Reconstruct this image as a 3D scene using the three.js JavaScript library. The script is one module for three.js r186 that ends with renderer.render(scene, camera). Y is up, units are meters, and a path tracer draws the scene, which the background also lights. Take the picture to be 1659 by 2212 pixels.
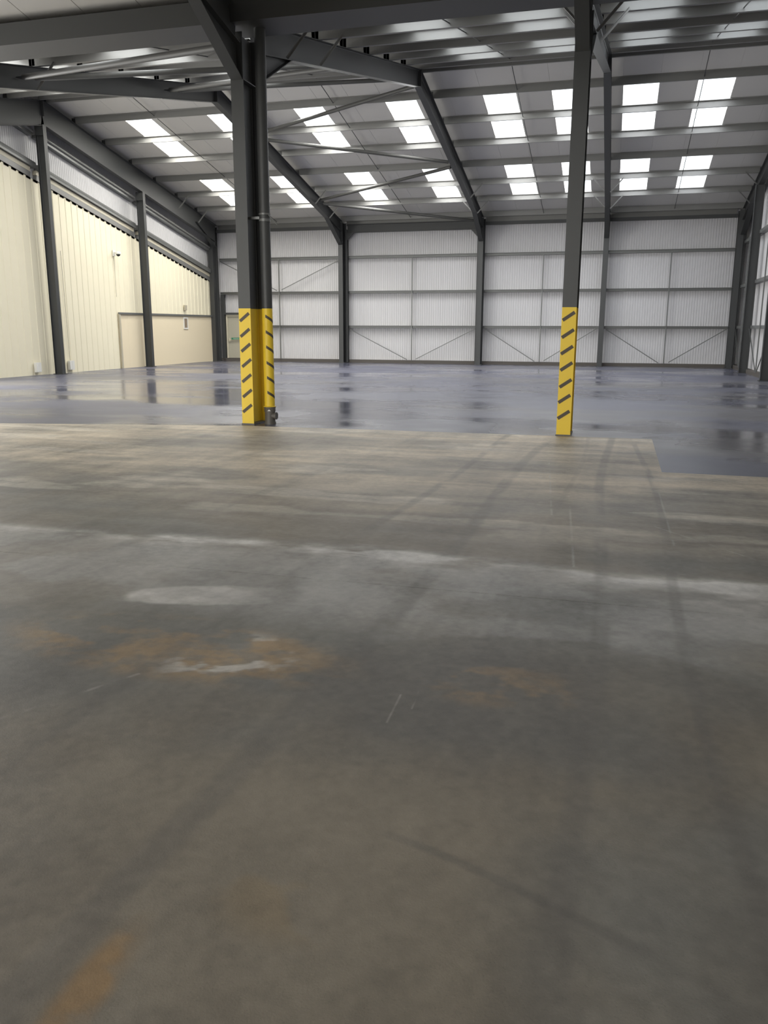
import * as THREE from 'three';
import { mergeGeometries } from 'three/addons/utils/BufferGeometryUtils.js';
import { RectAreaLightUniformsLib } from 'three/addons/lights/RectAreaLightUniformsLib.js';

// ---------------------------------------------------------------- camera, sky, daylight, exposure
RectAreaLightUniformsLib.init();
const scene = new THREE.Scene();
const renderer = new THREE.WebGLRenderer({ antialias: true });
renderer.toneMapping = THREE.LinearToneMapping;
renderer.toneMappingExposure = 1.0;
renderer.shadowMap.enabled = true;

const camera = new THREE.PerspectiveCamera(63.74, 1659 / 2212, 0.1, 200);
{
  const pitch = 0.2203, yaw = 0.2709, roll = 0.0028;
  camera.position.set(5.9186, 1.6, 36.6866);
  const fw = new THREE.Vector3(-Math.sin(yaw) * Math.cos(pitch), -Math.sin(pitch), -Math.cos(yaw) * Math.cos(pitch));
  const r = new THREE.Vector3(Math.cos(yaw), 0, -Math.sin(yaw));
  const u = r.clone().cross(fw);
  camera.up.copy(r.clone().multiplyScalar(-Math.sin(roll)).addScaledVector(u, Math.cos(roll)));
  camera.lookAt(camera.position.clone().add(fw));
}
scene.background = new THREE.Color(0.75, 0.8, 0.88);           // even overcast sky
const DAYLIGHT = new THREE.Color(1.0, 0.975, 0.93);
// roof lights graded by hand, strongest and warmest by the cream wall
const SKYLIGHT_NITS = [22, 19, 16, 12.5, 9.5, 7.5, 5.8, 4.8], SKYLIGHT_TINT = [[1, 0.965, 0.89], [0.96, 0.985, 1.04]];
const MIDDLE_SLOPE = 0.2, FILL_NITS = 14, SIDE_FILL_NITS = 15;  // the last two drive added glowing fill panels outside the view

// ---------------------------------------------------------------- helpers
const V = (x, y, z) => new THREE.Vector3(x, y, z);
let seed = 20240611;
const rnd = () => { seed = (seed * 1664525 + 1013904223) >>> 0; return seed / 4294967296; };
const taken = {};
function numbered(n) { const k = taken[n] = (taken[n] ?? -1) + 1; return k ? `${n}_${String(k).padStart(3, '0')}` : n; }
function tag(o, label, category, group, kind) {
  o.userData.label = label; if (category) o.userData.category = category;
  if (group) o.userData.group = group; if (kind) o.userData.kind = kind;
  return o;
}
function shade(o) { o.castShadow = true; o.receiveShadow = true; return o; }
function thing(name, label, category, group) {
  const g = new THREE.Group(); g.name = numbered(name); scene.add(g);
  return tag(g, label, category, group, 'thing');
}
function struct(name, label) {
  const g = new THREE.Group(); g.name = name; scene.add(g); return tag(g, label, undefined, undefined, 'structure');
}
function part(name, geo, mat, parent, label) {
  const m = shade(new THREE.Mesh(geo, mat)); m.name = name; parent.add(m);
  if (label) m.userData.label = label;
  return m;
}
function solo(name, geo, mat, label, category, group) {
  const m = shade(new THREE.Mesh(geo, mat)); m.name = numbered(name); scene.add(m);
  return tag(m, label, category, group, 'thing');
}
function box(x0, x1, y0, y1, z0, z1) {
  const g = new THREE.BoxGeometry(x1 - x0, y1 - y0, z1 - z0); g.translate((x0 + x1) / 2, (y0 + y1) / 2, (z0 + z1) / 2); return g;
}
const merge = (...l) => mergeGeometries(l.map(g => { const h = g.index ? g.toNonIndexed() : g; for (const k of Object.keys(h.attributes)) if (!['position', 'normal', 'uv'].includes(k)) h.deleteAttribute(k); return h; }));
// a profile (list of [u, v]) swept from A to B; u runs along uDir, v along the remaining axis
function sweep(profile, A, B, uDir) {
  const L = A.distanceTo(B), w = B.clone().sub(A).normalize();
  const u = uDir.clone().addScaledVector(w, -uDir.dot(w)).normalize(), v = w.clone().cross(u);
  const g = new THREE.ExtrudeGeometry(new THREE.Shape(profile.map(p => new THREE.Vector2(p[0], p[1]))), { depth: L, bevelEnabled: false, steps: 1 });
  g.applyMatrix4(new THREE.Matrix4().makeBasis(u, v, w).setPosition(A));
  return g;
}
// I section, depth D along v, flange width W along u, with root fillets
function iProfile(D, W, tf = 0.016, tw = 0.011) {
  const d = D / 2, w = W / 2, t = tw / 2, r = 0.012, q = [];
  q.push([-w, -d], [w, -d], [w, -d + tf], [t + r, -d + tf], [t, -d + tf + r], [t, d - tf - r], [t + r, d - tf], [w, d - tf], [w, d], [-w, d], [-w, d - tf], [-t - r, d - tf], [-t, d - tf - r], [-t, -d + tf + r], [-t - r, -d + tf], [-w, -d + tf]);
  return q;
}
const zProfile = (H, F, t = 0.004, lip = 0.018) => [[-F, H / 2 - lip], [-F, H / 2], [t, H / 2], [t, -H / 2 + t], [F - t, -H / 2 + t], [F - t, -H / 2 + lip], [F, -H / 2 + lip], [F, -H / 2], [0, -H / 2], [0, H / 2 - t], [-F + t, H / 2 - t], [-F + t, H / 2 - lip]];
const cProfile = (H, F, t = 0.005, lip = 0.018) => [[0, -H / 2], [F, -H / 2], [F, -H / 2 + lip], [F - t, -H / 2 + lip], [F - t, -H / 2 + t], [t, -H / 2 + t], [t, H / 2 - t], [F - t, H / 2 - t], [F - t, H / 2 - lip], [F, H / 2 - lip], [F, H / 2], [0, H / 2]];
const rectProfile = (w, h) => [[-w / 2, -h / 2], [w / 2, -h / 2], [w / 2, h / 2], [-w / 2, h / 2]];
const angleProfile = (a, t = 0.005) => [[0, 0], [a, 0], [a, t], [t, t], [t, a], [0, a]];
function rod(A, B, r, seg = 10) {
  const g = new THREE.CylinderGeometry(r, r, A.distanceTo(B), seg);
  g.applyQuaternion(new THREE.Quaternion().setFromUnitVectors(V(0, 1, 0), B.clone().sub(A).normalize()));
  g.translate((A.x + B.x) / 2, (A.y + B.y) / 2, (A.z + B.z) / 2); return g;
}

// ---------------------------------------------------------------- noise and textures
function hash(i, j, s) { let h = Math.imul(i, 374761393) ^ Math.imul(j, 668265263) ^ Math.imul(s, 2147483647 ^ 0x5bd1e995); h = Math.imul(h ^ (h >>> 13), 1274126177); return ((h ^ (h >>> 16)) >>> 0) / 4294967296; }
function vnoise(x, y, s) {
  const i = Math.floor(x), j = Math.floor(y); let a = x - i, b = y - j; a = a * a * (3 - 2 * a); b = b * b * (3 - 2 * b);
  const p = hash(i, j, s), q = hash(i + 1, j, s), r = hash(i, j + 1, s), t = hash(i + 1, j + 1, s);
  return p + (q - p) * a + (r - p + (p - q - r + t) * a) * b;
}
function fbm(x, y, s, oct = 4) { let v = 0, a = 0.5, n = 0; for (let k = 0; k < oct; k++) { v += a * vnoise(x, y, s + k); n += a; x = x * 2.03 + 7.1; y = y * 2.03 + 3.7; a *= 0.5; } return v / n; }
const sm = (a, b, x) => { const t = Math.min(1, Math.max(0, (x - a) / (b - a))); return t * t * (3 - 2 * t); };
const toByte = c => { c = Math.min(1, Math.max(0, c)); return Math.round(255 * (c <= 0.0031308 ? 12.92 * c : 1.055 * Math.pow(c, 1 / 2.4) - 0.055)); };
// fn(x, z) -> [r, g, b] linear, over the rectangle x0..x1, z0..z1
function mapTexture(w, h, x0, x1, z0, z1, fn, srgb = true) {
  const d = new Uint8Array(w * h * 4);
  for (let j = 0; j < h; j++) for (let i = 0; i < w; i++) {
    const c = fn(x0 + (x1 - x0) * (i + 0.5) / w, z0 + (z1 - z0) * (j + 0.5) / h), k = 4 * (j * w + i);
    for (let n = 0; n < 3; n++) d[k + n] = srgb ? toByte(c[n]) : Math.round(255 * Math.min(1, Math.max(0, c[n])));
    d[k + 3] = 255;
  }
  const t = new THREE.DataTexture(d, w, h, THREE.RGBAFormat); t.magFilter = THREE.LinearFilter; t.minFilter = THREE.LinearFilter;
  t.wrapS = t.wrapT = THREE.ClampToEdgeWrapping; if (srgb) t.colorSpace = THREE.SRGBColorSpace; t.needsUpdate = true; return t;
}
function repeatTexture(n, fn, srgb, rx, ry) {
  const t = mapTexture(n, n, 0, 1, 0, 1, fn, srgb); t.wrapS = t.wrapT = THREE.RepeatWrapping; t.repeat.set(rx, ry); return t;
}
const tileNoise = (f, s) => (x, y) => { // periodic value noise on the unit square
  const X = x * f, Y = y * f, i = Math.floor(X), j = Math.floor(Y); let a = X - i, b = Y - j; a = a * a * (3 - 2 * a); b = b * b * (3 - 2 * b);
  const H = (p, q) => hash(((p % f) + f) % f, ((q % f) + f) % f, s);
  const p = H(i, j), q = H(i + 1, j), r = H(i, j + 1), t = H(i + 1, j + 1); return p + (q - p) * a + (r - p + (p - q - r + t) * a) * b;
};

// ---------------------------------------------------------------- materials
const std = (rgb, rough, metal = 0, extra = {}) => { const m = new THREE.MeshStandardMaterial({ roughness: rough, metalness: metal, ...extra }); m.color.setRGB(...rgb); return m; };
const M = {
  steel: std([0.05, 0.052, 0.052], 0.5),
  galv: std([0.22, 0.22, 0.212], 0.45, 0.3),
  rail: std([0.17, 0.175, 0.17], 0.42, 0.3),
  liner: std([0.58, 0.575, 0.585], 0.5),
  roof: std([0.56, 0.55, 0.53], 0.6),
  cream: std([0.88, 0.82, 0.63], 0.55),
  tan: std([0.80, 0.70, 0.51], 0.85),
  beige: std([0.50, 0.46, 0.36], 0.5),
  dado: std([0.10, 0.09, 0.08], 0.85),
  yellow: std([0.80, 0.56, 0.03], 0.5),
  tape: std([0.07, 0.056, 0.04], 0.6),
  greyPipe: std([0.11, 0.10, 0.085], 0.5),
  white: std([0.80, 0.79, 0.74], 0.5),
  doorLeaf: std([0.44, 0.42, 0.34], 0.5),
  doorFrame: std([0.60, 0.56, 0.44], 0.5),
  dark: std([0.02, 0.02, 0.02], 0.6),
  grille: std([0.42, 0.34, 0.25], 0.7),
  grille2: std([0.13, 0.115, 0.085], 0.9),  // dark tone for the painted shadow in the cream sheet troughs
  brace: std([0.07, 0.07, 0.066], 0.55),
  outer: std([0.3, 0.31, 0.32], 0.7),
  sub: std([0.045, 0.042, 0.038], 0.95),
};
const paneMat = new THREE.MeshPhysicalMaterial({ roughness: 0.9, transmission: 0.35, thickness: 0 });
paneMat.color.setRGB(0.85, 0.88, 0.9); paneMat.emissive.setRGB(0.93, 0.97, 1.0); paneMat.emissiveIntensity = 1.6;

// ---------------------------------------------------------------- layout (metres; z = 0 is the face of the far columns, the camera stands at z = 36.7)
const XW = [-12.75, -6.34, 0, 5.2, 10.34];                     // portal frames
const PITCH = 0.21, ZR = 11.9, ZV = 23.75, ZR2 = 2 * ZV - ZR, ZFRONT = 47.6, ZBACK = -0.78, XL = -12.9, XR = 10.72;
const dip = z => z <= ZV ? Math.abs(z - ZR) : Math.abs(z - ZR2);
const rafterY = z => 8.28 - PITCH * dip(z);                    // underside of the rafters
const roofY = z => rafterY(z) + 0.65;                          // underside of the roof panels
const purlinZ = [-0.05, 1.72, 3.42, 5.12, 6.82, 8.52, 10.22, 11.72];
const mirror = z => 2 * ZR - z;
const nearer = z => 2 * ZV - z;

// ================================================================ STRUCTURE: floor
const floor = struct('floor', 'concrete warehouse floor, worn beige slab meeting a glossy grey coated slab');
const EDGE = [[-14, 27.1], [-4.1, 24.98], [-2.1, 24.57], [0, 24.12], [2.2, 24.03], [6.49, 23.93], [6.49, 26.91], [11, 26.97]];
const gloss = (x, z) => {
  return 0.7 * fbm(x * 0.3 + 3, z * 0.45, 11, 3) + 0.3 * fbm(x * 0.9, z * 1.5, 23, 3);
};
function coatedColour(x, z) {
  const a = fbm(x * 0.5, z * 0.35, 41, 4), b = fbm(x * 2.2, z * 2.2, 51, 3), k = 0.9 + 0.35 * (a - 0.5) + 0.2 * (b - 0.5);
  const far = sm(0.42, 0.72, fbm(x * 0.33 + 9, z * 0.6, 61, 4));           // patches where the coating has dulled to bare grey
  return [k * (0.118 + 0.04 * far), k * (0.122 + 0.032 * far), k * (0.168 + 0.0 * far)];
}
function slabColour(x, z) {
  const grain = fbm(x * 26, z * 26, 5, 3) - 0.5, blot = fbm(x * 2.1, z * 1.6, 15, 4) - 0.5, big = fbm(x * 0.55 + 2, z * 0.5, 25, 3) - 0.5;
  const lane = fbm(x * 5.5, z * 0.25, 35, 4) - 0.5, speck = hash(Math.floor(x * 420), Math.floor(z * 420), 77);
  let k = 1 + 0.34 * grain + 0.62 * blot + 0.45 * big + 0.34 * lane + (speck > 0.985 ? -0.18 : speck < 0.03 ? 0.1 : 0);
  const warm = sm(0.36, 0.66, fbm(x * 0.8 + 4, z * 0.9, 45, 4));
  let c = [0.152 + 0.045 * warm, 0.148 + 0.026 * warm, 0.132 + 0.004 * warm];
  const paint = (t, col) => { for (let n = 0; n < 3; n++) c[n] += (col[n] - c[n]) * t; };
  // beige worn zone towards the coated slab
  const worn = sm(30.4, 27.8, z + 1.3 * (fbm(x * 0.9, z * 0.9, 55, 3) - 0.5)) * (0.35 + 0.65 * sm(0.3, 0.62, fbm(x * 0.7, z * 1.3, 65, 4)));
  const streak = fbm(x * 0.9 + 1.5 * blot, z * 5.5, 185, 4) - 0.5;
  k += 0.75 * streak * sm(32, 30, z);
  paint(0.9 * worn, [0.52, 0.45, 0.34]);
  paint(0.7 * sm(0.45, 0.1, Math.abs(z - 24.35 + 0.21 * Math.min(0, x))) * sm(0.3, 0.6, fbm(x * 1.6, z * 3, 75, 3)), [0.55, 0.49, 0.39]);   // scuffed lip
  paint(0.55 * sm(0.56, 0.72, fbm(x * 0.75 + 11, z * 2.6, 195, 4)) * sm(31, 29.5, z), [0.55, 0.51, 0.43]);       // scrubbed pale patches
  // pale cement dust brushed along the joint
  const dustZ = 31.2 + 0.08 * Math.sin(x * 1.3) + 0.22 * (fbm(x * 1.3, 0, 85, 3) - 0.5), dd = z - dustZ;
  const dust = (0.3 + 0.7 * sm(0.36, 0.56, fbm(x * 1.1 + 5.2, 3.3, 96, 3))) * (0.75 * Math.exp(-Math.pow(dd / (dd < 0 ? 0.07 : 0.13), 2)) + 0.55 * Math.exp(-Math.pow(dd / (dd < 0 ? 0.12 : 0.5), 2))) * sm(0.24, 0.56, fbm(x * 2.2, z * 4.5, 95, 4));
  paint(Math.min(1, 1.5 * dust) * sm(7.4, 6.7, x), [0.6, 0.595, 0.57]);
  const band = sm(31.1, 31.5, z) * sm(32.9, 32.2, z + 0.5 * (fbm(x * 1.2, z * 1.2, 105, 3) - 0.5));
  paint(0.75 * band * (0.45 + 0.55 * sm(0.35, 0.6, fbm(x * 1.8, z * 2.4, 115, 4))), [0.35, 0.35, 0.335]);
  const ou = (x - 3.62) * 0.964 - (z - 32.34) * 0.268, ow = (x - 3.62) * 0.268 + (z - 32.34) * 0.964;
  const ov = Math.pow(Math.pow(Math.abs(ou / 0.5), 2.6) + Math.pow(Math.abs(ow / 0.19), 2.6), 1 / 2.6) + 0.3 * (fbm(x * 6, z * 6, 125, 3) - 0.5);
  paint(0.8 * sm(1.08, 0.86, ov) * sm(4.25, 3.45, x) * (0.6 + 0.4 * sm(0.3, 0.6, fbm(x * 5, z * 9, 126, 3))), [0.52, 0.51, 0.485]);
  // water mark with a curved edge, darker concrete inside
  const wet = Math.hypot((x - 5.75) / 1.25, (z - 33.75) / 1.24) + 0.16 * (fbm(x * 2.5, z * 2.5, 135, 3) - 0.5);
  paint(0.5 * sm(1.03, 0.97, wet) * sm(34.3, 33.2, z + 0.5 * (fbm(x * 1.5, z * 1.5, 136, 3) - 0.5)), [0.135, 0.125, 0.105]);
  // rust-coloured stains
  const rustField = fbm(x * 3.2, z * 4.6, 145, 4);
  const r1 = sm(1, 0.55, Math.hypot((x - 3.8) / 1.15, (z - 33.14 - 0.05 * (x - 3.85)) / 0.46)) * sm(0.33, 0.52, rustField);
  const r2 = sm(1, 0.4, Math.hypot((x - 4.75) / 0.085, (z - 35.2) / 0.3)) * sm(0.25, 0.5, rustField);
  const r3 = sm(1, 0.5, Math.hypot((x - 5.45) / 0.5, (z - 33.15) / 0.3)) * sm(0.5, 0.62, rustField);
  const r4 = sm(1, 0.4, Math.hypot((x - 5.1) / 0.3, (z - 34.75) / 0.25)) * sm(0.5, 0.66, rustField);
  const rustGrain = 0.35 + 0.65 * sm(0.3, 0.65, fbm(x * 11, z * 13, 205, 4));
  paint(0.68 * r1 * rustGrain, [0.34, 0.225, 0.105]); paint(0.62 * r2 * rustGrain, [0.30, 0.175, 0.06]); paint(0.55 * r3 * rustGrain, [0.30, 0.21, 0.11]); paint(0.4 * r4, [0.24, 0.18, 0.10]);
  // swept white marks
  const sw = sm(0.55, 0.72, fbm((x - 0.5 * z) * 4, (z + 0.4 * x) * 8, 155, 4)) * sm(1, 0.4, Math.hypot((x - 4.15) / 0.45, (z - 33.2) / 0.4));
  paint(0.8 * sw, [0.5, 0.48, 0.44]);
  // tyre lanes
  for (const [x0, w, t] of [[5.87, 0.07, 0.42], [6.4, 0.05, 0.4], [4.72, 0.09, 0.4], [3.9, 0.07, 0.42], [5.45, 0.04, 0.14], [2.2, 0.1, 0.2], [0.4, 0.1, 0.16]]) {
    const xx = x - x0 - 0.05 * Math.sin(z * 0.7 + x0 * 5) - 0.03 * (x0 - 5.9) * (z - 33);
    paint(t * sm(w, w * 0.35, Math.abs(xx)) * sm(0.25, 0.55, fbm(x * 4, z * 1.2, 165 + Math.round(x0 * 10), 3)), [0.125, 0.118, 0.105]);
  }
  const arc = Math.abs(Math.hypot(x - 5.0, z - 36.6) - 2.2 - 0.03 * Math.sin(x * 4));
  paint(0.4 * sm(0.03, 0.008, arc) * sm(5.2, 5.4, x) * sm(6.3, 6.0, x), [0.10, 0.095, 0.085]);
  // fine scratches
  for (const [ax, az, bx, bz, w] of [[5.09, 33.65, 5.08, 33.38, 0.007], [5.16, 33.5, 5.15, 33.33, 0.006], [6.3, 29.7, 6.95, 30.55, 0.014], [5.55, 28.6, 5.72, 31.1, 0.013], [6.4, 27.6, 6.42, 30.3, 0.012], [5.2, 26.6, 5.45, 29.5, 0.014], [3.83, 33.5, 3.4, 34.3, 0.015]]) {
    const px = bx - ax, pz = bz - az, t = Math.min(1, Math.max(0, ((x - ax) * px + (z - az) * pz) / (px * px + pz * pz)));
    const d = Math.hypot(x - ax - t * px, z - az - t * pz);
    if (d < w) paint(0.34 * sm(w, w * 0.3, d) * sm(0.3, 0.6, fbm(x * 14, z * 5, 175, 2)), [0.45, 0.44, 0.40]);
  }
  return c.map(v => v * Math.max(0.4, k) * 1.06);
}
const pitting = repeatTexture(1024, (x, y) => { const v = 0.4 * tileNoise(37, 6)(x, y) + 0.3 * tileNoise(131, 7)(x, y) + 0.3 * tileNoise(301, 8)(x, y); return [v, v, v]; }, false, 1.4, 1.4);
function slab(name, outline, x0, x1, z0, z1, mat, top = 0) {   // outline in x, z; texture coordinates span the rectangle
  const s = new THREE.Shape(outline.map(p => new THREE.Vector2(p[0], -p[1])));
  const g = new THREE.ExtrudeGeometry(s, { depth: 0.15, bevelEnabled: false }); g.rotateX(-Math.PI / 2); g.translate(0, top - 0.15, 0);
  const P = g.attributes.position, u1 = new Float32Array(P.count * 2), U = g.attributes.uv;
  for (let i = 0; i < P.count; i++) { U.setXY(i, (P.getX(i) - x0) / (x1 - x0), (P.getZ(i) - z0) / (z1 - z0)); u1[2 * i] = P.getX(i); u1[2 * i + 1] = P.getZ(i); }
  g.setAttribute('uv1', new THREE.BufferAttribute(u1, 2));
  return part(name, g, mat, floor);
}
{
  pitting.channel = 1;
  const coat = std([1, 1, 1], 1);
  coat.map = mapTexture(1280, 1536, -13.2, 11, -1, 27.2, coatedColour);
  coat.roughnessMap = mapTexture(1280, 1536, -13.2, 11, -1, 27.2, (x, z) => { const g = sm(0.3, 0.66, gloss(x, z)), r = 0.13 + 0.3 * g; return [r, r, r]; }, false);
  slab('coated_slab', [[-13.2, -1], [11, -1], [11, 23.6], ...EDGE.slice(0, 6).reverse().map(p => [Math.max(p[0], -13.2), p[1]])], -13.2, 11, -1, 27.2, coat);
  slab('coated_patch', [[6.49, 23.942], [11, 23.612], [11, 26.97], [6.49, 26.91]], -13.2, 11, -1, 27.2, coat);
  const concrete = (w, h, a, b, c, d, rough) => std([1, 1, 1], rough, 0, { map: mapTexture(w, h, a, b, c, d, slabColour), bumpMap: pitting, bumpScale: 0.0005 });
  slab('worn_slab', [...EDGE.map(p => [Math.min(Math.max(p[0], -13.2), 11), p[1] + 0.006]), [11, 31.825], [-13.2, 31.895]], -6, 9, 23.9, 31.9, concrete(2048, 1400, -6, 9, 23.9, 31.9, 0.55));
  slab('near_slab', [[-13.2, 31.903], [11, 31.833], [11, 48], [-13.2, 48]], 1.5, 8.5, 31.8, 36.2, concrete(2048, 1400, 1.5, 8.5, 31.8, 36.2, 0.55));
  part('sub_base', box(-13.4, 11.2, -0.4, -0.15, -1.2, 48.2), M.sub, floor);
  part('joint_filler', box(-13.2, 11, -0.15, -0.012, 31.8, 31.93), M.sub, floor);
}

// ================================================================ STRUCTURE: walls
// narrow-ribbed liner sheet, width w, in its own x, y (0..h), ribs towards +z
function linerSheet(w, h, pitch = 0.1025, dep = 0.012) {
  const pts = [], n = Math.round(w / pitch), p = w / n;
  for (let i = 0; i < n; i++) { const a = i * p; pts.push([a, 0], [a + p * 0.62, 0], [a + p * 0.70, dep], [a + p * 0.92, dep]); }
  pts.push([w, 0]);
  return ribbed(pts, () => 0, () => h);
}
// profile pts [[s, depth]...] standing on bottom(s) and reaching top(s); s along +x, depth along +z
function ribbed(pts, bottom, top) {
  const pos = [], nor = [], uv = [];
  for (let i = 0; i + 1 < pts.length; i++) {
    const [a, da] = pts[i], [b, db] = pts[i + 1], n = V(-(db - da), 0, b - a).normalize();
    const q = [[a, bottom(a), da], [b, bottom(b), db], [b, top(b), db], [a, top(a), da]];
    for (const k of [0, 1, 2, 0, 2, 3]) { pos.push(...q[k]); nor.push(n.x, n.y, n.z); uv.push(q[k][0], q[k][1]); }
  }
  const g = new THREE.BufferGeometry();
  g.setAttribute('position', new THREE.Float32BufferAttribute(pos, 3)); g.setAttribute('normal', new THREE.Float32BufferAttribute(nor, 3)); g.setAttribute('uv', new THREE.Float32BufferAttribute(uv, 2));
  return g;
}
const wallBack = struct('wall_back', 'white narrow-ribbed liner cladding on the far wall');
part('outer_shell', box(XL - 0.4, XR + 0.4, -0.3, 6.45, ZBACK - 0.16, ZBACK - 0.06), M.outer, wallBack);
{
  const g = linerSheet(1.025, 6.3);
  for (let k = 0; k < 24; k++) part('cladding_sheet', g, M.liner, wallBack).position.set(-13.15 + 1.025 * k, 0, ZBACK - 0.012 - (k % 2) * 0.002);
}
scene.add(Object.assign(new THREE.Mesh(box(XL + 0.12, XR, 0, 0.14, ZBACK + 0.001, -0.56), M.dado), { name: 'baseboard_back', castShadow: true, receiveShadow: true, userData: { kind: 'structure', label: 'dark kerb along the foot of the far wall' } }));

const wallRight = struct('wall_right', 'white narrow-ribbed liner cladding on the side wall beyond the striped columns');
part('outer_shell', box(XR + 0.06, XR + 0.16, -0.3, 9.3, -1.2, ZFRONT + 0.4), M.outer, wallRight);
{
  const g0 = [];
  for (let k = 0; k < 49; k++) {
    const z1 = -0.78 + 1.0 * (k + 1);                          // sheets run towards the camera; faces look to -x
    const pts = [], n = 10, p = 0.1;
    for (let i = 0; i < n; i++) pts.push([i * p, 0], [i * p + 0.062, 0], [i * p + 0.07, 0.012], [i * p + 0.092, 0.012]);
    pts.push([1, 0]);
    const g = ribbed(pts, () => 0, s => roofY(z1 - s) + 0.02);
    const m = part('cladding_sheet', g, M.liner, wallRight); m.rotation.y = -Math.PI / 2; m.position.set(XR, 0, z1 - 1.0); m.scale.x = 1;
  }
}
scene.add(Object.assign(new THREE.Mesh(box(XR - 0.22, XR, 0, 0.14, -0.56, ZFRONT), M.dado), { name: 'baseboard_right', castShadow: true, receiveShadow: true, userData: { kind: 'structure', label: 'dark kerb along the foot of the side wall' } }));

const wallFront = struct('wall_front', 'plain liner wall behind the camera');
part('outer_shell', box(XL - 0.4, XR + 0.4, -0.3, 6.45, ZFRONT + 0.06, ZFRONT + 0.16), M.outer, wallFront);
const OPEN = [[-11.6, -7.1], [-6.1, -1.6], [-0.6, 3.9]];
{
  const xs = [XL - 0.3, ...OPEN.flat(), XR + 0.3];
  for (let k = 0; k < xs.length; k += 2) part('lining', box(xs[k], xs[k + 1], 0, 4.2, ZFRONT, ZFRONT + 0.05), M.liner, wallFront);
  part('lining', box(XL - 0.3, XR + 0.3, 4.2, 6.4, ZFRONT, ZFRONT + 0.05), M.liner, wallFront);
}
OPEN.forEach(([a, b], n) => {                                  // added glowing panels, out of view, for frontal fill light
  const w = struct(`window_${n + 1}`, `added glowing fill panel in the wall behind the camera, ${['beside the cream wall', 'middle one', 'farthest from the cream wall'][n]}`);
  part('glowing_fill_sheet', box(a, b, 0.05, 4.2, ZFRONT + 0.03, ZFRONT + 0.04), paneMat, w);
  for (let k = 0; k <= 4; k++) part('frame_bar', box(a, b, 0.05 + k * 1.01, 0.13 + k * 1.01, ZFRONT + 0.005, ZFRONT + 0.03), M.galv, w);
  const L = new THREE.RectAreaLight(DAYLIGHT, FILL_NITS, b - a - 0.1, 4.0); L.name = 'added_fill_light';
  L.position.set((a + b) / 2, 2.13, ZFRONT - 0.002); L.lookAt(V((a + b) / 2, 2.13, 0)); scene.add(L);
});

// cream side wall: box-profile sheets under sloping rails, smooth rendered panel at the foot of the far end
const wallLeft = struct('wall_left', 'cream box-profile sheet wall under sloping rails with a smooth tan panel at its foot');
part('outer_shell', box(-13.45, -13.35, -0.3, 9.3, -1.2, ZFRONT + 0.4), M.outer, wallLeft);
const railY = z => 4.28 + 0.213 * z, creamTop = z => z < 14.9 ? railY(z) - 0.55 : roofY(z) + 0.02;
const ZPANEL = 7.72, SIDE = [[17.12, 21.12], [25.12, 30.12]];
{
  const pts = [];
  for (let i = 0; i < 3; i++) { const a = i / 3; pts.push([a, 0], [a + 0.27, 0], [a + 0.285, 0.016], [a + 0.318, 0.016]); }
  pts.push([1, 0]);
  for (let k = 0; k < 49; k++) {
    const zHi = 0.12 + k;                                      // s runs from zHi towards the far wall
    const low = zHi <= ZPANEL + 0.01, glazed = SIDE.some(([a, b]) => zHi - 1 >= a - 0.01 && zHi <= b + 0.01);
    const g = ribbed(pts, () => low ? 2.1 : glazed ? 4.5 : 0, s => creamTop(zHi - s));
    const m = part('cream_sheet', g, M.cream, wallLeft); m.rotation.y = Math.PI / 2; m.position.set(-12.9, 0, zHi);
  }
  for (let k = 1; k < 45; k++) {                               // dark blocks painting in the shadow of the troughs under the flashing
    const z = k / 3 + 0.12 - 0.135, f = part('trough_shade', box(0, 0.02, -0.06, 0, -0.1, 0.1), M.grille2, wallLeft); f.position.set(-12.9, creamTop(z) + 0.015, z); f.rotation.x = -Math.atan(0.213);
  }
  part('rendered_panel', box(-13.0, -12.86, 0, 2.1, -0.7, ZPANEL - 0.6), M.tan, wallLeft, 'smooth tan rendered panel');
  for (let k = 1; k < 45; k++) {                               // same dark blocks again, painted shadow in the troughs
    const z = k / 3 + 0.12 - 0.135, f = part('trough_shade', box(0, 0.02, -0.06, 0, -0.1, 0.1), M.grille2, wallLeft); f.position.set(-12.9, creamTop(z) + 0.015, z); f.rotation.x = -Math.atan(0.213);
  }
  part('rendered_panel', box(-13.0, -12.862, 0, 2.1, ZPANEL - 0.6, ZPANEL), M.tan, wallLeft, 'smooth tan rendered panel');
  // upper white liner sheets behind the sloping rails
  for (let k = 0; k < 16; k++) {
    const zHi = 0.2 + k, q = [];
    for (let i = 0; i < 10; i++) q.push([i * 0.1, 0], [i * 0.1 + 0.062, 0], [i * 0.1 + 0.07, 0.01], [i * 0.1 + 0.092, 0.01]);
    q.push([1, 0]);
    const m = part('upper_liner_sheet', ribbed(q, s => railY(zHi - s) - 0.7, s => roofY(zHi - s) + 0.02), M.liner, wallLeft); m.rotation.y = Math.PI / 2; m.position.set(-13.0, 0, zHi);
  }
}
SIDE.forEach(([a, b], n) => {                                  // added glowing panels in the cream wall, unseen, to brighten the near floor
  const w = struct(`window_${n + 4}`, `added glowing fill panel in the cream wall, ${['beyond the taller gable post', 'beside the beige slab'][n]}`);
  part('glowing_fill_sheet', box(-12.99, -12.98, 0.05, 4.5, a, b), paneMat, w);
  for (let k = 0; k <= 4; k++) part('frame_bar', box(-12.97, -12.94, 0.05 + k * 1.09, 0.13 + k * 1.09, a, b), M.galv, w);
  const L = new THREE.RectAreaLight(DAYLIGHT, SIDE_FILL_NITS, b - a - 0.1, 4.3); L.name = 'added_fill_light';
  L.position.set(-12.935, 2.3, (a + b) / 2); L.lookAt(V(0, 2.3, (a + b) / 2)); scene.add(L);
});
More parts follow.
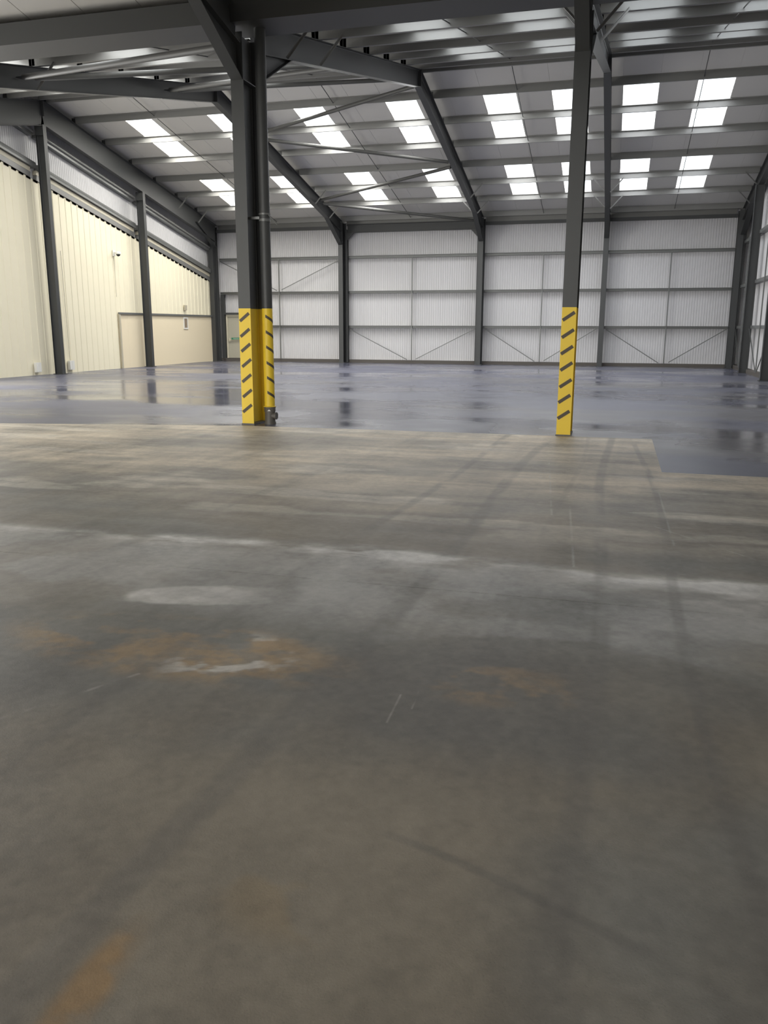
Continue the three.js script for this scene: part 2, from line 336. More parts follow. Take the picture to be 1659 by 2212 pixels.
// sloping trims of the cream wall
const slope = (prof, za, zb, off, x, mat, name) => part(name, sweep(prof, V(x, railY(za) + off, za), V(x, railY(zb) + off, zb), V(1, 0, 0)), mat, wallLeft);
for (const [za, zb] of [[-0.5, 6.0], [6.3, 11.95], [12.25, 14.9]]) {  // galvanised and beige flashing, darkened to paint in the shade of its recess
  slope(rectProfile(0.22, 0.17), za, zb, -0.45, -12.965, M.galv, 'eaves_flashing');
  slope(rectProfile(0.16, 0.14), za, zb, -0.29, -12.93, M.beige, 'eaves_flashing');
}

// ================================================================ STRUCTURE: roof
const ceiling = struct('ceiling', 'pale insulated roof panels between the purlins');
// hexahedron following the roof between z0 and z1, with chamfered lower long edges
function roofPiece(x0, x1, z0, z1, th = 0.1) {
  const c = 0.007, P = [[x0, c], [x0 + c, 0], [x1 - c, 0], [x1, c], [x1, th], [x0, th]];
  const s = new THREE.Shape(P.map(p => new THREE.Vector2(p[0], p[1])));
  const g = new THREE.ExtrudeGeometry(s, { depth: 1, bevelEnabled: false });
  const A = g.attributes.position;
  for (let i = 0; i < A.count; i++) { const t = A.getZ(i), z = z0 + (z1 - z0) * t; A.setXYZ(i, A.getX(i), A.getY(i) + roofY(z), z); }
  g.computeVertexNormals(); return g;
}
const lightCols = new Set([0, 3, 6, 9, 12, 14, 16, 18]);
const rows = [[6.82, 10.22], [1.72, 5.12]];
const slopes = [
  { cut: [-1.1, ZR], rows: [[1.72, 5.12], [6.82, 10.22]] },
  { cut: [ZR, ZV], rows: [[mirror(10.22), mirror(6.82)], [mirror(5.12), mirror(1.72)]] },
  { cut: [ZV, ZR2], rows: [] },
  { cut: [ZR2, ZFRONT + 0.3], rows: [] },
];
const ORD = ['first', 'second', 'third', 'fourth', 'fifth', 'sixth', 'seventh', 'eighth'];
const skyRow = [['lower row of the far slope', 'upper row of the far slope'], ['upper row above the yellow columns', 'lower row above the yellow columns']];
slopes.forEach((sl, n) => {
  for (let k = -3; k <= 21; k++) {
    const x0 = -10.8 + 1.025 * k, x1 = x0 + 1.025;
    if (!lightCols.has(k) || !sl.rows.length) { part('roof_panel', roofPiece(x0, x1, ...sl.cut), M.roof, ceiling); continue; }
    let z = sl.cut[0];
    for (const r of sl.rows) { part('roof_panel', roofPiece(x0, x1, z, r[0]), M.roof, ceiling); z = r[1]; }
    part('roof_panel', roofPiece(x0, x1, z, sl.cut[1]), M.roof, ceiling);
  }
  part('ridge_cap', box(-13.3, 11, roofY(sl.cut[n % 2 ? 0 : 1]) + 0.08, roofY(sl.cut[n % 2 ? 0 : 1]) + 0.2, sl.cut[n % 2 ? 0 : 1] - 0.3, sl.cut[n % 2 ? 0 : 1] + 0.3), M.outer, ceiling);
  sl.rows.forEach((r, j) => {
    [...lightCols].forEach((k, q) => {
      const x0 = -10.8 + 1.025 * k, x1 = x0 + 1.025, zm = (r[0] + r[1]) / 2, ym = roofY(zm);
      const s = thing('skylight', `${ORD[q]} roof light from the cream wall, ${skyRow[n][j]}`, 'skylight', `roof lights, ${skyRow[n][j]}`);
      s.position.set((x0 + x1) / 2, ym, zm);
      const at = g => { g.translate(-s.position.x, -s.position.y, -s.position.z); return g; };
      const sheet = roofPiece(x0 + 0.02, x1 - 0.02, r[0], r[1], 0.012); sheet.translate(0, 0.075, 0);
      part('translucent_sheet', at(sheet), paneMat, s);
      for (const [a, b] of [[x0, x0 + 0.02], [x1 - 0.02, x1]]) part('side_trim', at(roofPiece(a, b, r[0], r[1], 0.1)), M.white, s);
      const L = new THREE.RectAreaLight(new THREE.Color().setRGB(...SKYLIGHT_TINT[0].map((v, m) => v + (SKYLIGHT_TINT[1][m] - v) * q / 7)), SKYLIGHT_NITS[q] * (n ? MIDDLE_SLOPE : 1), 0.97, Math.hypot(r[1] - r[0], roofY(r[1]) - roofY(r[0])));
      L.name = 'roof_daylight'; L.position.set((x0 + x1) / 2, ym + 0.07, zm);
      L.up.set(0, roofY(r[1]) - roofY(r[0]), r[1] - r[0]).normalize();
      const nrm = V(1, 0, 0).cross(L.up); if (nrm.y > 0) nrm.negate();
      L.lookAt(L.position.clone().add(nrm)); scene.add(L);
    });
  });
});

// ================================================================ STEEL FRAMES
const frameNote = ['against the cream wall', 'second from the cream wall', 'in line with the downpipe column', 'in line with the second yellow column', 'at the white side wall'];
const frameShort = ['gable frame at cream wall', 'frame second from cream wall', 'frame at downpipe column', 'frame at lone yellow column', 'frame at white side wall'];
const UBC = iProfile(0.53, 0.21), UBR = iProfile(0.45, 0.19, 0.014, 0.009), POST = iProfile(0.3, 0.17, 0.012, 0.008), HALF = iProfile(0.4, 0.2);
const topY = 6.18;
// far-wall columns
const backLabel = [
  'dark grey steel corner column between the cream wall and the fire door', 'dark grey steel column on the far wall, next after the fire door',
  'dark grey far-wall column at the end of the deep eaves beam away from the door', 'dark grey steel column on the far wall, seen beside the lone yellow column', 'dark grey steel corner column where the far wall meets the white side wall'];
XW.forEach((x, i) => {
  const c = thing('steel_column', backLabel[i], 'column', 'columns along the far wall'); c.position.set(x, 0, -0.265);
  part('shaft', sweep(UBC, V(0, 0.02, 0), V(0, topY, 0), V(1, 0, 0)), M.steel, c);
  part('base_plate', box(-0.15, 0.15, 0, 0.02, -0.3, 0.28), M.steel, c);
  if (i === 4) part('corner_stanchion', sweep(iProfile(0.25, 0.2), V(0.0, 0.02, 0.38), V(0.0, topY - 0.1, 0.38), V(1, 0, 0)), M.steel, c).position.set(0.1, 0, -0.35);
});
// gable posts
const leftPost = [[11.95, 'tall dark grey gable post on the cream wall under the ridge'], [6.15, 'shorter dark grey gable post on the cream wall beside the tan panel']];
for (const [z, l] of leftPost) {
  const c = thing('gable_post', l, 'column', 'posts along the cream wall'); c.position.set(-12.55, 0, z);
  part('shaft', sweep(POST, V(0, 0.02, 0), V(0, rafterY(z) - 0.3, 0), V(0, 0, 1)), M.steel, c);
  part('base_plate', box(-0.19, 0.2, 0, 0.02, -0.14, 0.14), M.steel, c);
  part('cap_plate', box(-0.16, 0.16, rafterY(z) - 0.62, rafterY(z) - 0.32, 0.088, 0.1), M.steel, c);
}
[3.6, 8.45, 13.3, 18.2].forEach((z, i) => {
  const c = thing('gable_post', ['dark grey gable post on the white side wall, next to the corner column', 'dark grey gable post on the white side wall, second from the corner', 'dark grey gable post on the white side wall, third from the corner', 'dark grey gable post on the white side wall, fourth from the corner'][i], 'column', 'posts along the white side wall');
  c.position.set(10.4, 0, z);
  part('shaft', sweep(POST, V(0, 0.02, 0), V(0, rafterY(z) - 0.005, 0), V(0, 0, 1)), M.steel, c);
  part('base_plate', box(-0.19, 0.2, 0, 0.02, -0.14, 0.14), M.steel, c);
});
// rafters with haunches
function haunch(z0, dir, drop, len) {                          // web and sloping flange from the column face at z0
  const y0 = rafterY(z0) - drop, z1 = z0 + dir * len, y1 = rafterY(z1);
  const web = new THREE.Shape([[0, rafterY(z0)], [0, y0], [len, y1]].map(p => new THREE.Vector2(...p)));
  const g = new THREE.ExtrudeGeometry(web, { depth: 0.012, bevelEnabled: false }); g.translate(0, 0, -0.006); g.rotateY(dir > 0 ? -Math.PI / 2 : Math.PI / 2); g.translate(0, 0, z0);
  const fl = sweep(rectProfile(0.19, 0.014), V(0, y0, z0), V(0, y1, z1), V(1, 0, 0));
  return merge(g, fl);
}
const rafterX = [-12.5, -6.34, 0, 5.2, 10.42];
rafterX.forEach((x, i) => {
  const spans = [['far', 0.0, ZR], ['middle', ZR, ZV - 0.36], ['near', ZV + 0.19, ZR2 - 0.3]];
  spans.forEach(([w, za, zb], n) => {
    if (n === 2 && (i === 0)) return;
    const L = ['dark steel rafter from far wall to ridge, ', 'dark steel rafter from ridge down to valley, ', 'dark steel rafter rising over the beige slab, '][n] + frameNote[i];
    const r = thing('steel_rafter', L, 'rafter', `${w} slope rafters`);
    r.position.set(x, 0, 0);
    const deep = i === 0 ? 0.3 : 0, mid = z => rafterY(z) + 0.215 - deep / 2;
    part('beam', sweep(deep ? iProfile(0.75, 0.19, 0.014, 0.009) : UBR, V(0, mid(za), za), V(0, mid(zb), zb), V(1, 0, 0)), M.steel, r);
    if (n === 0) { part('haunch', haunch(0.0, 1, 0.56, 1.85), M.steel, r); part('apex_plate', box(-0.095, 0.095, rafterY(ZR) - 0.03, rafterY(ZR) + 0.47, ZR - 0.02, ZR), M.steel, r); }
    if (n === 1) { part('haunch', haunch(zb, -1, 0.5, 1.6), M.steel, r); part('apex_plate', box(-0.095, 0.095, rafterY(ZR) - 0.03, rafterY(ZR) + 0.47, ZR, ZR + 0.02), M.steel, r); }
    if (n === 2) part('haunch', haunch(za, 1, 0.5, 1.6), M.steel, r);
    // cleats that carry the purlins
    const list = n === 0 ? purlinZ : n === 1 ? purlinZ.map(mirror) : purlinZ.map(z => nearer(mirror(z)));
    for (const z of list) if (z > za + 0.3 && z < zb - 0.1) part('purlin_cleat', box(-0.07, 0.07, rafterY(z) + 0.46, rafterY(z) + 0.63, z - 0.012, z + 0.004), M.steel, r);
  });
});
// flange stays, thin galvanised angles from the rafter foot up to the purlins
for (const [i, sides] of [[0, [1]], [1, [-1, 1]], [2, [-1, 1]], [3, [-1, 1]], [4, [-1]]]) for (const z of [1.72, 3.42, mirror(1.72), mirror(3.42)]) for (const s of sides) {
  const A = V(rafterX[i] + 0.09 * s, rafterY(z) + 0.01, z), B = V(rafterX[i] + 0.55 * s, rafterY(z) + 0.5, z + 0.01);
  solo('flange_stay', sweep(angleProfile(0.04), A, B, V(0, 0, 1)), M.galv, `stay to ${Math.abs(z - ZR) > 9.5 ? 'first' : 'second'} purlin from ${z < ZR ? 'far eaves' : 'valley'}, ${s > 0 ? 'white-wall' : 'cream-wall'} side, ${frameShort[i]}`, 'brace', z < ZR ? 'flange stays near the far eaves' : 'flange stays near the valley');
}
// purlins, one length per bay
const bays = [[-12.45, -6.34], [-6.34, 0], [0, 5.2], [5.2, 10.4]];
const bayNote = ['bay beside the cream wall', 'braced bay', 'bay between the two yellow columns', 'bay beside the white side wall'];
const Z200 = zProfile(0.2, 0.065);
bays.forEach(([xa, xb], b) => {
  const laid = (z, up, grp, q) => {
    const y = roofY(z) - 0.1;
    const g = sweep(Z200, V(xa + 0.004, y, z), V(xb - 0.004, y, z), V(0, 0, up).addScaledVector(V(0, 1, 0), 0));
    solo('roof_purlin', g, M.galv, `${ORD[q]} purlin ${grp === 'far slope' ? 'up from the far eaves' : grp === 'slope down to the valley' ? 'up from the valley' : 'up over the beige slab'}, ${bayNote[b]}`, 'purlin', `purlins on the ${grp}, ${bayNote[b]}`);
  };
  purlinZ.forEach((z, q) => laid(z, -1, 'far slope', q));
  purlinZ.slice(1).forEach((z, q) => laid(mirror(z), 1, 'slope down to the valley', q));
  purlinZ.slice(1, 5).forEach((z, q) => laid(nearer(mirror(z)), -1, 'slope over the beige slab', q));
  // anti-sag rods between the purlins at mid bay
  const xm = [-9.4, -3.12, 2.6, 7.78][b];
  for (const [za, zb, w] of [[-0.05, 11.72, 'far slope'], [mirror(11.72), mirror(1.72), 'slope down to the valley']]) {
    const r = solo('sag_rod', rod(V(xm, roofY(za) - 0.13, za), V(xm, roofY(zb) - 0.13, zb), 0.012, 6), M.steel, `sag rod through the ${w} purlins, ${bayNote[b]}`, 'rod', 'sag rods under the roof');
  }
});
// tubular wind bracing between the second and third frames
const bz = z => rafterY(z) + 0.2;
[[9.15, 11.6], [8.9, 6.15], [3.1, 5.9], [2.9, 0.15]].forEach(([z2, z3], q) => { for (const m of [0, 1]) {
  const a = m ? mirror(z2) : z2, c = m ? Math.min(mirror(z3), 23.0) : z3;
  const A = V(-6.34 + 0.02, bz(a), a), B = V(-0.02, bz(c), c), d = B.clone().sub(A).normalize();
  const t = thing('brace_tube', `round steel bracing tube, ${ORD[q]} down from the ridge on the ${m ? 'slope to the downpipe column' : 'far slope'}`, 'brace', m ? 'bracing tubes, slope to the valley' : 'bracing tubes, far slope');
  part('tube', rod(A.clone().addScaledVector(d, 0.22), B.clone().addScaledVector(d, -0.22), 0.058, 16), M.brace, t);
  for (const [P, s] of [[A, 1], [B, -1]]) part('end_plate', sweep(rectProfile(0.012, 0.12), P.clone().addScaledVector(d, 0.03 * s), P.clone().addScaledVector(d, 0.3 * s), V(0, 1, 0)), M.steel, t);
} });
// eaves: struts in every bay, a deep portal beam with knees in the braced bay
bays.forEach(([xa, xb], b) => {
  const lo = b === 0 ? -12.62 : xa + 0.11, hi = b === 3 ? 10.2 : xb - 0.11;
  if (b === 1) {
    const t = thing('eaves_beam', 'deep dark eaves beam with corner knees between two far-wall columns', 'beam');
    part('beam', sweep(iProfile(0.36, 0.17), V(xa + 0.215, 5.94, -0.42), V(xb - 0.215, 5.94, -0.42), V(0, 0, 1)), M.steel, t);
    for (const [x, s] of [[xa + 0.215, 1], [xb - 0.215, -1]]) {
      const k = new THREE.ExtrudeGeometry(new THREE.Shape([[0, 0], [0.3 * s, 0], [0, -0.32]].map(p => new THREE.Vector2(...p))), { depth: 0.12, bevelEnabled: false }); k.translate(x, 5.77, -0.48);
      part('knee', k, M.steel, t);
      part('stanchion', sweep(cProfile(0.17, 0.1), V(x - 0.1 * s, 0.02, -0.45), V(x - 0.1 * s, 5.9, -0.45), V(s, 0, 0)), M.steel, t);
    }
  } else {
    solo('eaves_strut', sweep(rectProfile(0.13, 0.13), V(lo, 5.985, -0.4), V(hi, 5.985, -0.4), V(0, 1, 0)), M.steel, `dark square eaves strut atop the far wall, ${bayNote[b]}`, 'beam', 'eaves struts');
  }
  solo('eaves_rail', sweep(cProfile(0.2, 0.07), V(lo, 6.17, -0.62), V(hi, 6.17, -0.62), V(0, 0, 1)), M.galv, `galvanised eaves rail above the far wall sheets, ${bayNote[b]}`, 'rail', 'eaves rails');
});
// valley line: beam and gutter between the yellow columns
solo('valley_gutter', sweep([[-0.42, 0.3], [-0.36, 0], [0.36, 0], [0.42, 0.3], [0.4, 0.3], [0.34, 0.02], [-0.34, 0.02], [-0.4, 0.3]].map(p => [p[0], p[1]]), V(10.6, 6.08, ZV), V(-12.9, 6.08, ZV), V(0, 0, 1)), M.steel, 'dark valley gutter running over the row of yellow columns', 'gutter');

// ================================================================ YELLOW STRIPED VALLEY COLUMNS
function stripedColumn(x, label, strips, ang, len) {
  const zc = 23.94 - 0.265, c = thing('striped_column', label, 'column'); c.position.set(x, 0, zc);
  part('painted_guard', sweep(UBC, V(0, 0.02, 0), V(0, 1.9, 0), V(1, 0, 0)), M.yellow, c, 'yellow painted lower part of the column');
  part('shaft', sweep(UBC, V(0, 1.9, 0), V(0, 6.0, 0), V(1, 0, 0)), M.steel, c, 'dark grey upper shaft');
  part('base_plate', box(-0.115, 0.115, 0, 0.02, -0.28, 0.275), M.greyPipe, c);
  part('cap_stiffener', box(-0.105, 0.105, 5.33, 5.345, -0.25, 0.25), M.steel, c);
  for (const [dx, y] of strips) { const s = part('hazard_strip', box(-len / 2, len / 2, -0.025, 0.025, 0, 0.002), M.tape, c, 'black diagonal tape'); s.position.set(dx, y, 0.2652); s.rotation.z = ang; }
  return c;
}
stripedColumn(0, 'yellow and dark grey steel column with black diagonal strips, standing beside the downpipe', [[-0.005, 1.76], [-0.003, 1.51], [0.002, 1.27], [0.008, 1.02], [0, 0.77], [0.003, 0.52], [-0.005, 0.27]], 0.66, 0.205);
stripedColumn(5.2, 'yellow and dark grey steel column with black diagonal strips, standing alone without a pipe', [[-0.004, 1.77], [-0.004, 1.52], [-0.006, 1.28], [-0.002, 1.04], [-0.002, 0.79], [-0.008, 0.56], [-0.008, 0.32]], 0.6, 0.205);
{
  const r = 0.086, px = 0.315, pz = 23.74, d = thing('downpipe', 'round rainwater downpipe beside the column, yellow with black strips below and grey above', 'pipe'); d.position.set(px, 0, pz);
  const tube = (a, b, q, n = 28) => { const g = new THREE.CylinderGeometry(q, q, b - a, n); g.translate(0, (a + b) / 2, 0); return g; };
  const shoe = part('access_shoe', new THREE.LatheGeometry([[0.098, 0], [0.098, 0.025], [0.088, 0.035], [0.086, 0.2], [0.095, 0.215], [0.095, 0.275], [0.103, 0.28], [0.103, 0.295], [0.088, 0.297]].map(p => new THREE.Vector2(...p)), 28), M.greyPipe, d, 'bare grey access shoe at the foot');
  const cap = new THREE.CylinderGeometry(0.058, 0.062, 0.03, 24); cap.rotateZ(Math.PI / 2); cap.translate(0.115, 0.14, 0.02);
  const neck = new THREE.CylinderGeometry(0.05, 0.05, 0.08, 20); neck.rotateZ(Math.PI / 2); neck.translate(0.07, 0.14, 0.02);
  part('access_cap', merge(cap, neck), M.greyPipe, shoe);
  const tri = new THREE.ExtrudeGeometry(new THREE.Shape([[-0.028, 0], [0.028, 0], [0, 0.026]].map(p => new THREE.Vector2(...p))), { depth: 0.002, bevelEnabled: false });
  tri.translate(0, 0.225, 0.0955); tri.rotateY(0.25); part('warning_sticker', tri, M.white, shoe);
  part('painted_pipe', tube(0.29, 1.9, r), M.yellow, d, 'yellow painted length of pipe');
  part('collar', new THREE.LatheGeometry([[0.087, 0.285], [0.104, 0.29], [0.104, 0.3], [0.087, 0.305]].map(p => new THREE.Vector2(...p)), 28), M.yellow, d);
  part('upper_pipe', tube(1.9, 6.08, r), M.steel, d, 'dark grey upper pipe');
  for (const y of [1.75, 1.5, 1.255, 1.0, 0.755, 0.51]) {      // tape wound round the pipe, falling to one side
    const pos = [], idx = [], n = 12, R = r + 0.0015, a0 = 0.0, a1 = 2.0;
    for (let i = 0; i <= n; i++) { const a = a0 + (a1 - a0) * i / n, yy = y - R * (a - a0) * 0.62 + 0.03; for (const o of [-0.024, 0.024]) pos.push(Math.sin(a) * R, yy + o, Math.cos(a) * R); }
    for (let i = 0; i < n; i++) { const k = 2 * i; idx.push(k, k + 2, k + 1, k + 1, k + 2, k + 3); }
    const g = new THREE.BufferGeometry(); g.setAttribute('position', new THREE.Float32BufferAttribute(pos, 3)); g.setIndex(idx); g.computeVertexNormals();
    const o = g.clone(), q = o.attributes.position; for (let i = 0; i < q.count; i++) { const L = Math.hypot(q.getX(i), q.getZ(i)), f = (r - 0.002) / L; q.setXYZ(i, q.getX(i) * f, q.getY(i), q.getZ(i) * f); }
    g.setAttribute('uv', new THREE.Float32BufferAttribute(new Float32Array(2 * (n + 1) * 2), 2));
    part('hazard_strip', g, M.tape, d, 'black tape wound round the pipe');
  }
  const ring = part('bracket', merge(tube(3.26, 3.30, r + 0.008), tube(3.36, 3.385, r + 0.008), box(-0.3, -r, 3.30, 3.34, -0.02, 0.02)), M.rail, d, 'pipe bracket to the column');
  part('strap_tail', rod(V(0.08, 3.36, 0.03), V(0.24, 3.2, 0.06), 0.008, 6), M.rail, d);
}

// added unseen deck above and behind the camera that keeps the window light off the upper steelwork
{
  const t = thing('shade_deck', 'added unseen shading deck over the rear of the beige slab', 'deck');
  part('deck_plate', box(-12.7, 10.45, 4.3, 4.42, 31.1, 47.4), M.liner, t);
  part('edge_beam', sweep(iProfile(0.25, 0.12), V(-12.7, 4.55, 31.2), V(10.45, 4.55, 31.2), V(0, 0, 1)), M.steel, t);
  for (const x of [-12.5, -5, 1.5, 10.25]) for (const z of x < -12 || x > 10 ? [31.4, 39, 46.8] : [41.5, 46.8]) part('deck_post', sweep(iProfile(0.2, 0.2), V(x, 0, z), V(x, 4.3, z), V(1, 0, 0)), M.steel, t);
}
// ================================================================ FAR WALL RAILS, POSTS, TIES
const RZ = -0.56;
const C200 = cProfile(0.1, 0.2, 0.006, 0.03);
function rail(y, xa, xb, label) {
  const t = solo('wall_rail', merge(sweep(angleProfile(0.1, 0.008).map(p => [p[0], p[1]]), V(xb, y + 0.05, RZ), V(xa, y + 0.05, RZ), V(0, -1, 0)), box(xa, xb, y + 0.04, y + 0.05, ZBACK + 0.012, RZ), box(xa, xb, y - 0.06, y - 0.05, ZBACK + 0.012, RZ - 0.06)), M.rail, label, 'rail', 'horizontal rails on the far wall');
  return t;
}
bays.forEach(([xa, xb], b) => {
  const lo = b === 0 ? -12.6 : xa + 0.1, hi = xb - 0.1;
  [1.64, 3.18, 4.72].forEach((y, k) => {
    const w = ['lowest', 'middle', 'highest'][k], note = `${w} horizontal steel rail on the far wall, ${bayNote[b]}`;
    if (b === 0 && k === 0) { rail(y, -11.02, hi, note); } else rail(y, lo, hi, note);
  });
  const xm = [-9.55, -3.14, 2.63, 7.82][b];
  solo('wall_sag_post', sweep(rectProfile(0.045, 0.05), V(xm, 0.14, RZ + 0.033), V(xm, 4.66, RZ + 0.033), V(1, 0, 0)), M.rail, `slim upright at mid bay on the far wall, ${bayNote[b]}`, 'post', 'slim uprights on the far wall');
  const pairs = b === 0 ? [[-12.55, 4.66, xm - 0.12, 3.3], [-6.5, 4.62, xm + 0.12, 3.3]] : [[xa + 0.2, 1.56, xm - 0.2, 0.18], [xb - 0.2, 1.56, xm + 0.2, 0.18]];
  for (const [x0, y0, x1, y1] of pairs) solo('diagonal_tie', sweep(angleProfile(0.035), V(x0, y0, RZ + 0.012), V(x1, y1, RZ + 0.012), V(0, 0, 1)), M.rail, b === 0 ? `thin diagonal tie high on far wall, ${x0 < x1 ? 'above the fire door' : 'away from the fire door'}` : `thin low diagonal tie, ${x0 < x1 ? 'cream-wall' : 'white-wall'} half of far wall, ${bayNote[b]}`, 'tie', `diagonal ties, ${bayNote[b]}`);
});
// ================================================================ SIDE WALL RAILS (white wall)
const rz = [-0.2, 3.6, 8.45, 13.3, 18.2];
for (let i = 0; i + 1 < rz.length; i++) {
  const a = rz[i] + 0.1, c = rz[i + 1] - 0.1, note = ['corner bay', 'second bay from the corner', 'third bay from the corner', 'fourth bay from the corner'][i];
  [1.66, 3.25, 4.95].forEach((y, k) => solo('side_rail', merge(box(10.5, 10.51, y - 0.06, y + 0.05, a, c), box(10.51, XR - 0.012, y + 0.04, y + 0.05, a, c), box(10.51, XR - 0.012, y - 0.06, y - 0.05, a, c)), M.rail, `${['lowest', 'middle', 'highest'][k]} horizontal steel rail on the white side wall, ${note}`, 'rail', 'rails on the white side wall'));
  const m = (a + c) / 2;
  solo('side_sag_post', box(10.455, 10.495, 0.14, 4.89, m - 0.022, m + 0.022), M.rail, `slim upright at mid bay on the white side wall, ${note}`, 'post', 'slim uprights on the white side wall');
  for (const e of [a, c]) solo('side_tie', sweep(angleProfile(0.035), V(10.455, 1.58, e), V(10.455, 0.18, m + (e < m ? -0.15 : 0.15)), V(1, 0, 0)), M.rail, `thin tie on the white side wall, ${e < m ? 'far' : 'near'} half, ${note}`, 'tie', `ties on the white side wall, ${note}`);
}
// ================================================================ CREAM WALL RAILS AND FITTINGS
for (const [za, zb, note] of [[0.02, 6.05, 'between the corner column and the shorter gable post'], [6.25, 11.85, 'between the two gable posts'], [12.05, 14.9, 'beyond the taller gable post']]) {
  solo('sloping_rail', sweep([[-0.15, -0.1], [0.09, -0.1], [0.09, -0.03], [0.1, 0.02], [0.07, 0.09], [-0.15, 0.1]], V(-12.86, railY(za) - 0.1, za), V(-12.86, railY(zb) - 0.1, zb), V(1, 0, 0)), M.rail, `dark sloping rail above the cream sheets, ${note}`, 'rail', 'lower sloping rails');
  const ze = Math.min(zb, 13.0);
  const t = thing('upper_sloping_rail', `upper sloping rail with round tube, ${note}`, 'rail', 'upper sloping rails');
  part('channel', sweep(rectProfile(0.18, 0.1), V(-12.9, railY(za) + 0.86, za), V(-12.9, railY(ze) + 0.86, ze), V(1, 0, 0)), M.rail, t);
  part('tube', rod(V(-12.79, railY(za) + 0.95, za), V(-12.79, railY(ze) + 0.95, ze), 0.05, 14), M.galv, t);
}
solo('panel_rail', merge(box(-12.86, -12.79, 2.08, 2.15, 6.27, ZPANEL + 0.04), box(-12.86, -12.79, 2.08, 2.15, -0.5, 6.03), box(-12.86, -12.83, 2.08, 2.15, 6.0, 6.3)), M.rail, 'grey horizontal rail along the top of the tan panel', 'rail');
solo('panel_jamb', box(-12.86, -12.8, 0, 2.08, ZPANEL - 0.04, ZPANEL + 0.04), M.beige, 'beige upright jamb closing the side of the tan panel', 'post');
{
  const v = thing('wall_vent', 'small cream framed louvre vent in the tan panel', 'vent'); v.position.set(-12.86, 1.77, 2.5);
  const S = new THREE.Shape([[-0.2, -0.26], [0.2, -0.26], [0.2, 0.26], [-0.2, 0.26]].map(p => new THREE.Vector2(...p)));
  S.holes.push(new THREE.Path([[-0.14, -0.2], [-0.14, 0.2], [0.14, 0.2], [0.14, -0.2]].map(p => new THREE.Vector2(...p))));
  const f = new THREE.ExtrudeGeometry(S, { depth: 0.03, bevelEnabled: false }); f.rotateY(Math.PI / 2); part('frame', f, M.white, v);
  part('back', box(0, 0.004, -0.2, 0.2, -0.14, 0.14), M.grille, v);
  for (let k = 0; k < 9; k++) { const s = part('slat', box(-0.012, 0.012, -0.002, 0.002, -0.14, 0.14), M.grille, v); s.position.set(0.016, -0.18 + 0.045 * k, 0); s.rotation.z = -0.6; }
  const bx = thing('junction_box', 'pale grey junction box above the louvre vent', 'box'); bx.position.set(-12.86, 2.44, 2.5);
  part('body', box(0, 0.07, -0.11, 0.11, -0.09, 0.09), M.beige, bx); part('lid', box(0.07, 0.08, -0.1, 0.1, -0.08, 0.08), M.beige, bx);
  const fl = thing('wall_camera', 'small white security camera on a bracket on the cream sheets', 'camera'); fl.position.set(-12.87, 4.33, 7.78);
  part('mount', box(0, 0.03, -0.09, 0.13, -0.08, 0.08), M.white, fl);
  part('arm', rod(V(0.03, 0.05, 0), V(0.17, 0.0, 0), 0.025, 12), M.white, fl);
  const dome = new THREE.LatheGeometry([[0.0, 0.11], [0.06, 0.105], [0.095, 0.07], [0.1, 0.02], [0.085, 0.0]].map(p => new THREE.Vector2(...p)), 24); dome.translate(0.2, -0.03, 0); part('hood', dome, M.white, fl);
  const eye = new THREE.SphereGeometry(0.075, 20, 10, 0, Math.PI * 2, Math.PI / 2, Math.PI / 2); eye.translate(0.2, -0.03, 0); part('lens_dome', eye, M.dark, fl);
  part('conduit', rod(V(0.01, -0.09, 0.01), V(0.01, -1.6, 0.01), 0.008, 6), M.beige, fl);
}
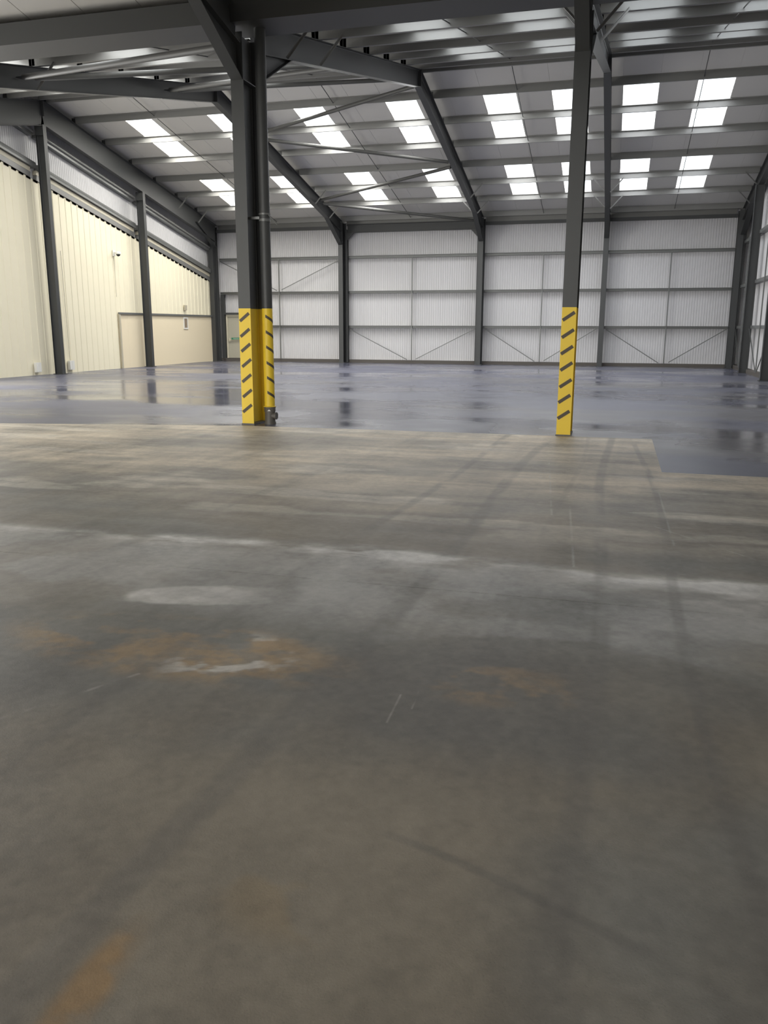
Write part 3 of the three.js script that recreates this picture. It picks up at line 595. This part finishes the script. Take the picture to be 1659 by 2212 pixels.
for (const [z, l] of [[10.95, 'white socket box with a cable above, low on cream wall between gable posts'], [12.75, 'white double socket box low on the cream wall beyond the taller gable post']]) {
  const s = thing('socket_box', l, 'socket'); s.position.set(-12.87, 0.26, z);
  part('body', box(0, 0.09, -0.16, 0.16, -0.13, 0.13), M.white, s); part('cover', box(0.09, 0.1, -0.15, 0.15, -0.12, -0.005), M.white, s); part('cover', box(0.09, 0.1, -0.15, 0.15, 0.005, 0.12), M.white, s);
  if (z < 12) part('cable', rod(V(0.012, 0.16, 0), V(0.012, 3.9, 0.06), 0.009, 6), M.beige, s);
}
// ================================================================ FIRE DOOR
{
  const d = struct('door_1', 'cream fire door with a green push bar in the far wall'); d.position.set(-11.8, 0, ZBACK);
  part('frame', merge(box(-0.6, -0.52, 0, 2.1, 0.012, 0.14), box(0.52, 0.6, 0, 2.1, 0.012, 0.14), box(-0.6, 0.6, 2.1, 2.18, 0.012, 0.14)), M.doorFrame, d);
  const leaf = part('leaf', box(-0.515, 0.515, 0.145, 2.095, 0.03, 0.08), M.doorLeaf, d);
  const bar = part('push_bar', merge(rod(V(-0.42, 1.0, 0.16), V(0.42, 1.0, 0.16), 0.02, 10), box(-0.47, -0.39, 0.93, 1.08, 0.08, 0.17), box(0.39, 0.47, 0.93, 1.08, 0.08, 0.17)), M.doorFrame, leaf);
  const cv = document.createElement('canvas'); cv.width = 512; cv.height = 72; const x = cv.getContext('2d');
  x.fillStyle = '#2f7f5c'; x.fillRect(0, 0, 512, 72); x.fillStyle = '#d8e6d8'; x.font = 'bold 44px sans-serif'; x.textAlign = 'center'; x.textBaseline = 'middle'; x.fillText('Push bar to open', 256, 38);
  const tx = new THREE.CanvasTexture(cv); tx.colorSpace = THREE.SRGBColorSpace;
  const sg = part('push_bar_sign', new THREE.BoxGeometry(0.72, 0.085, 0.006), new THREE.MeshStandardMaterial({ map: tx, roughness: 0.5 }), leaf, 'green strip with white lettering'); sg.position.set(0.03, 1.06, 0.187);
  solo('door_trimmer', merge(box(-12.6, -12.43, 0.0, 3.12, -0.7, -0.56), box(-11.18, -11.03, 0.0, 3.12, -0.7, -0.56), box(-12.43, -11.18, 2.19, 2.28, -0.7, -0.56)), M.steel, 'dark steel trimmer posts and lintel around the fire door', 'door surround');
}

scene.traverse(o => { if (o.isMesh) { o.castShadow = true; o.receiveShadow = true; } });
renderer.render(scene, camera);
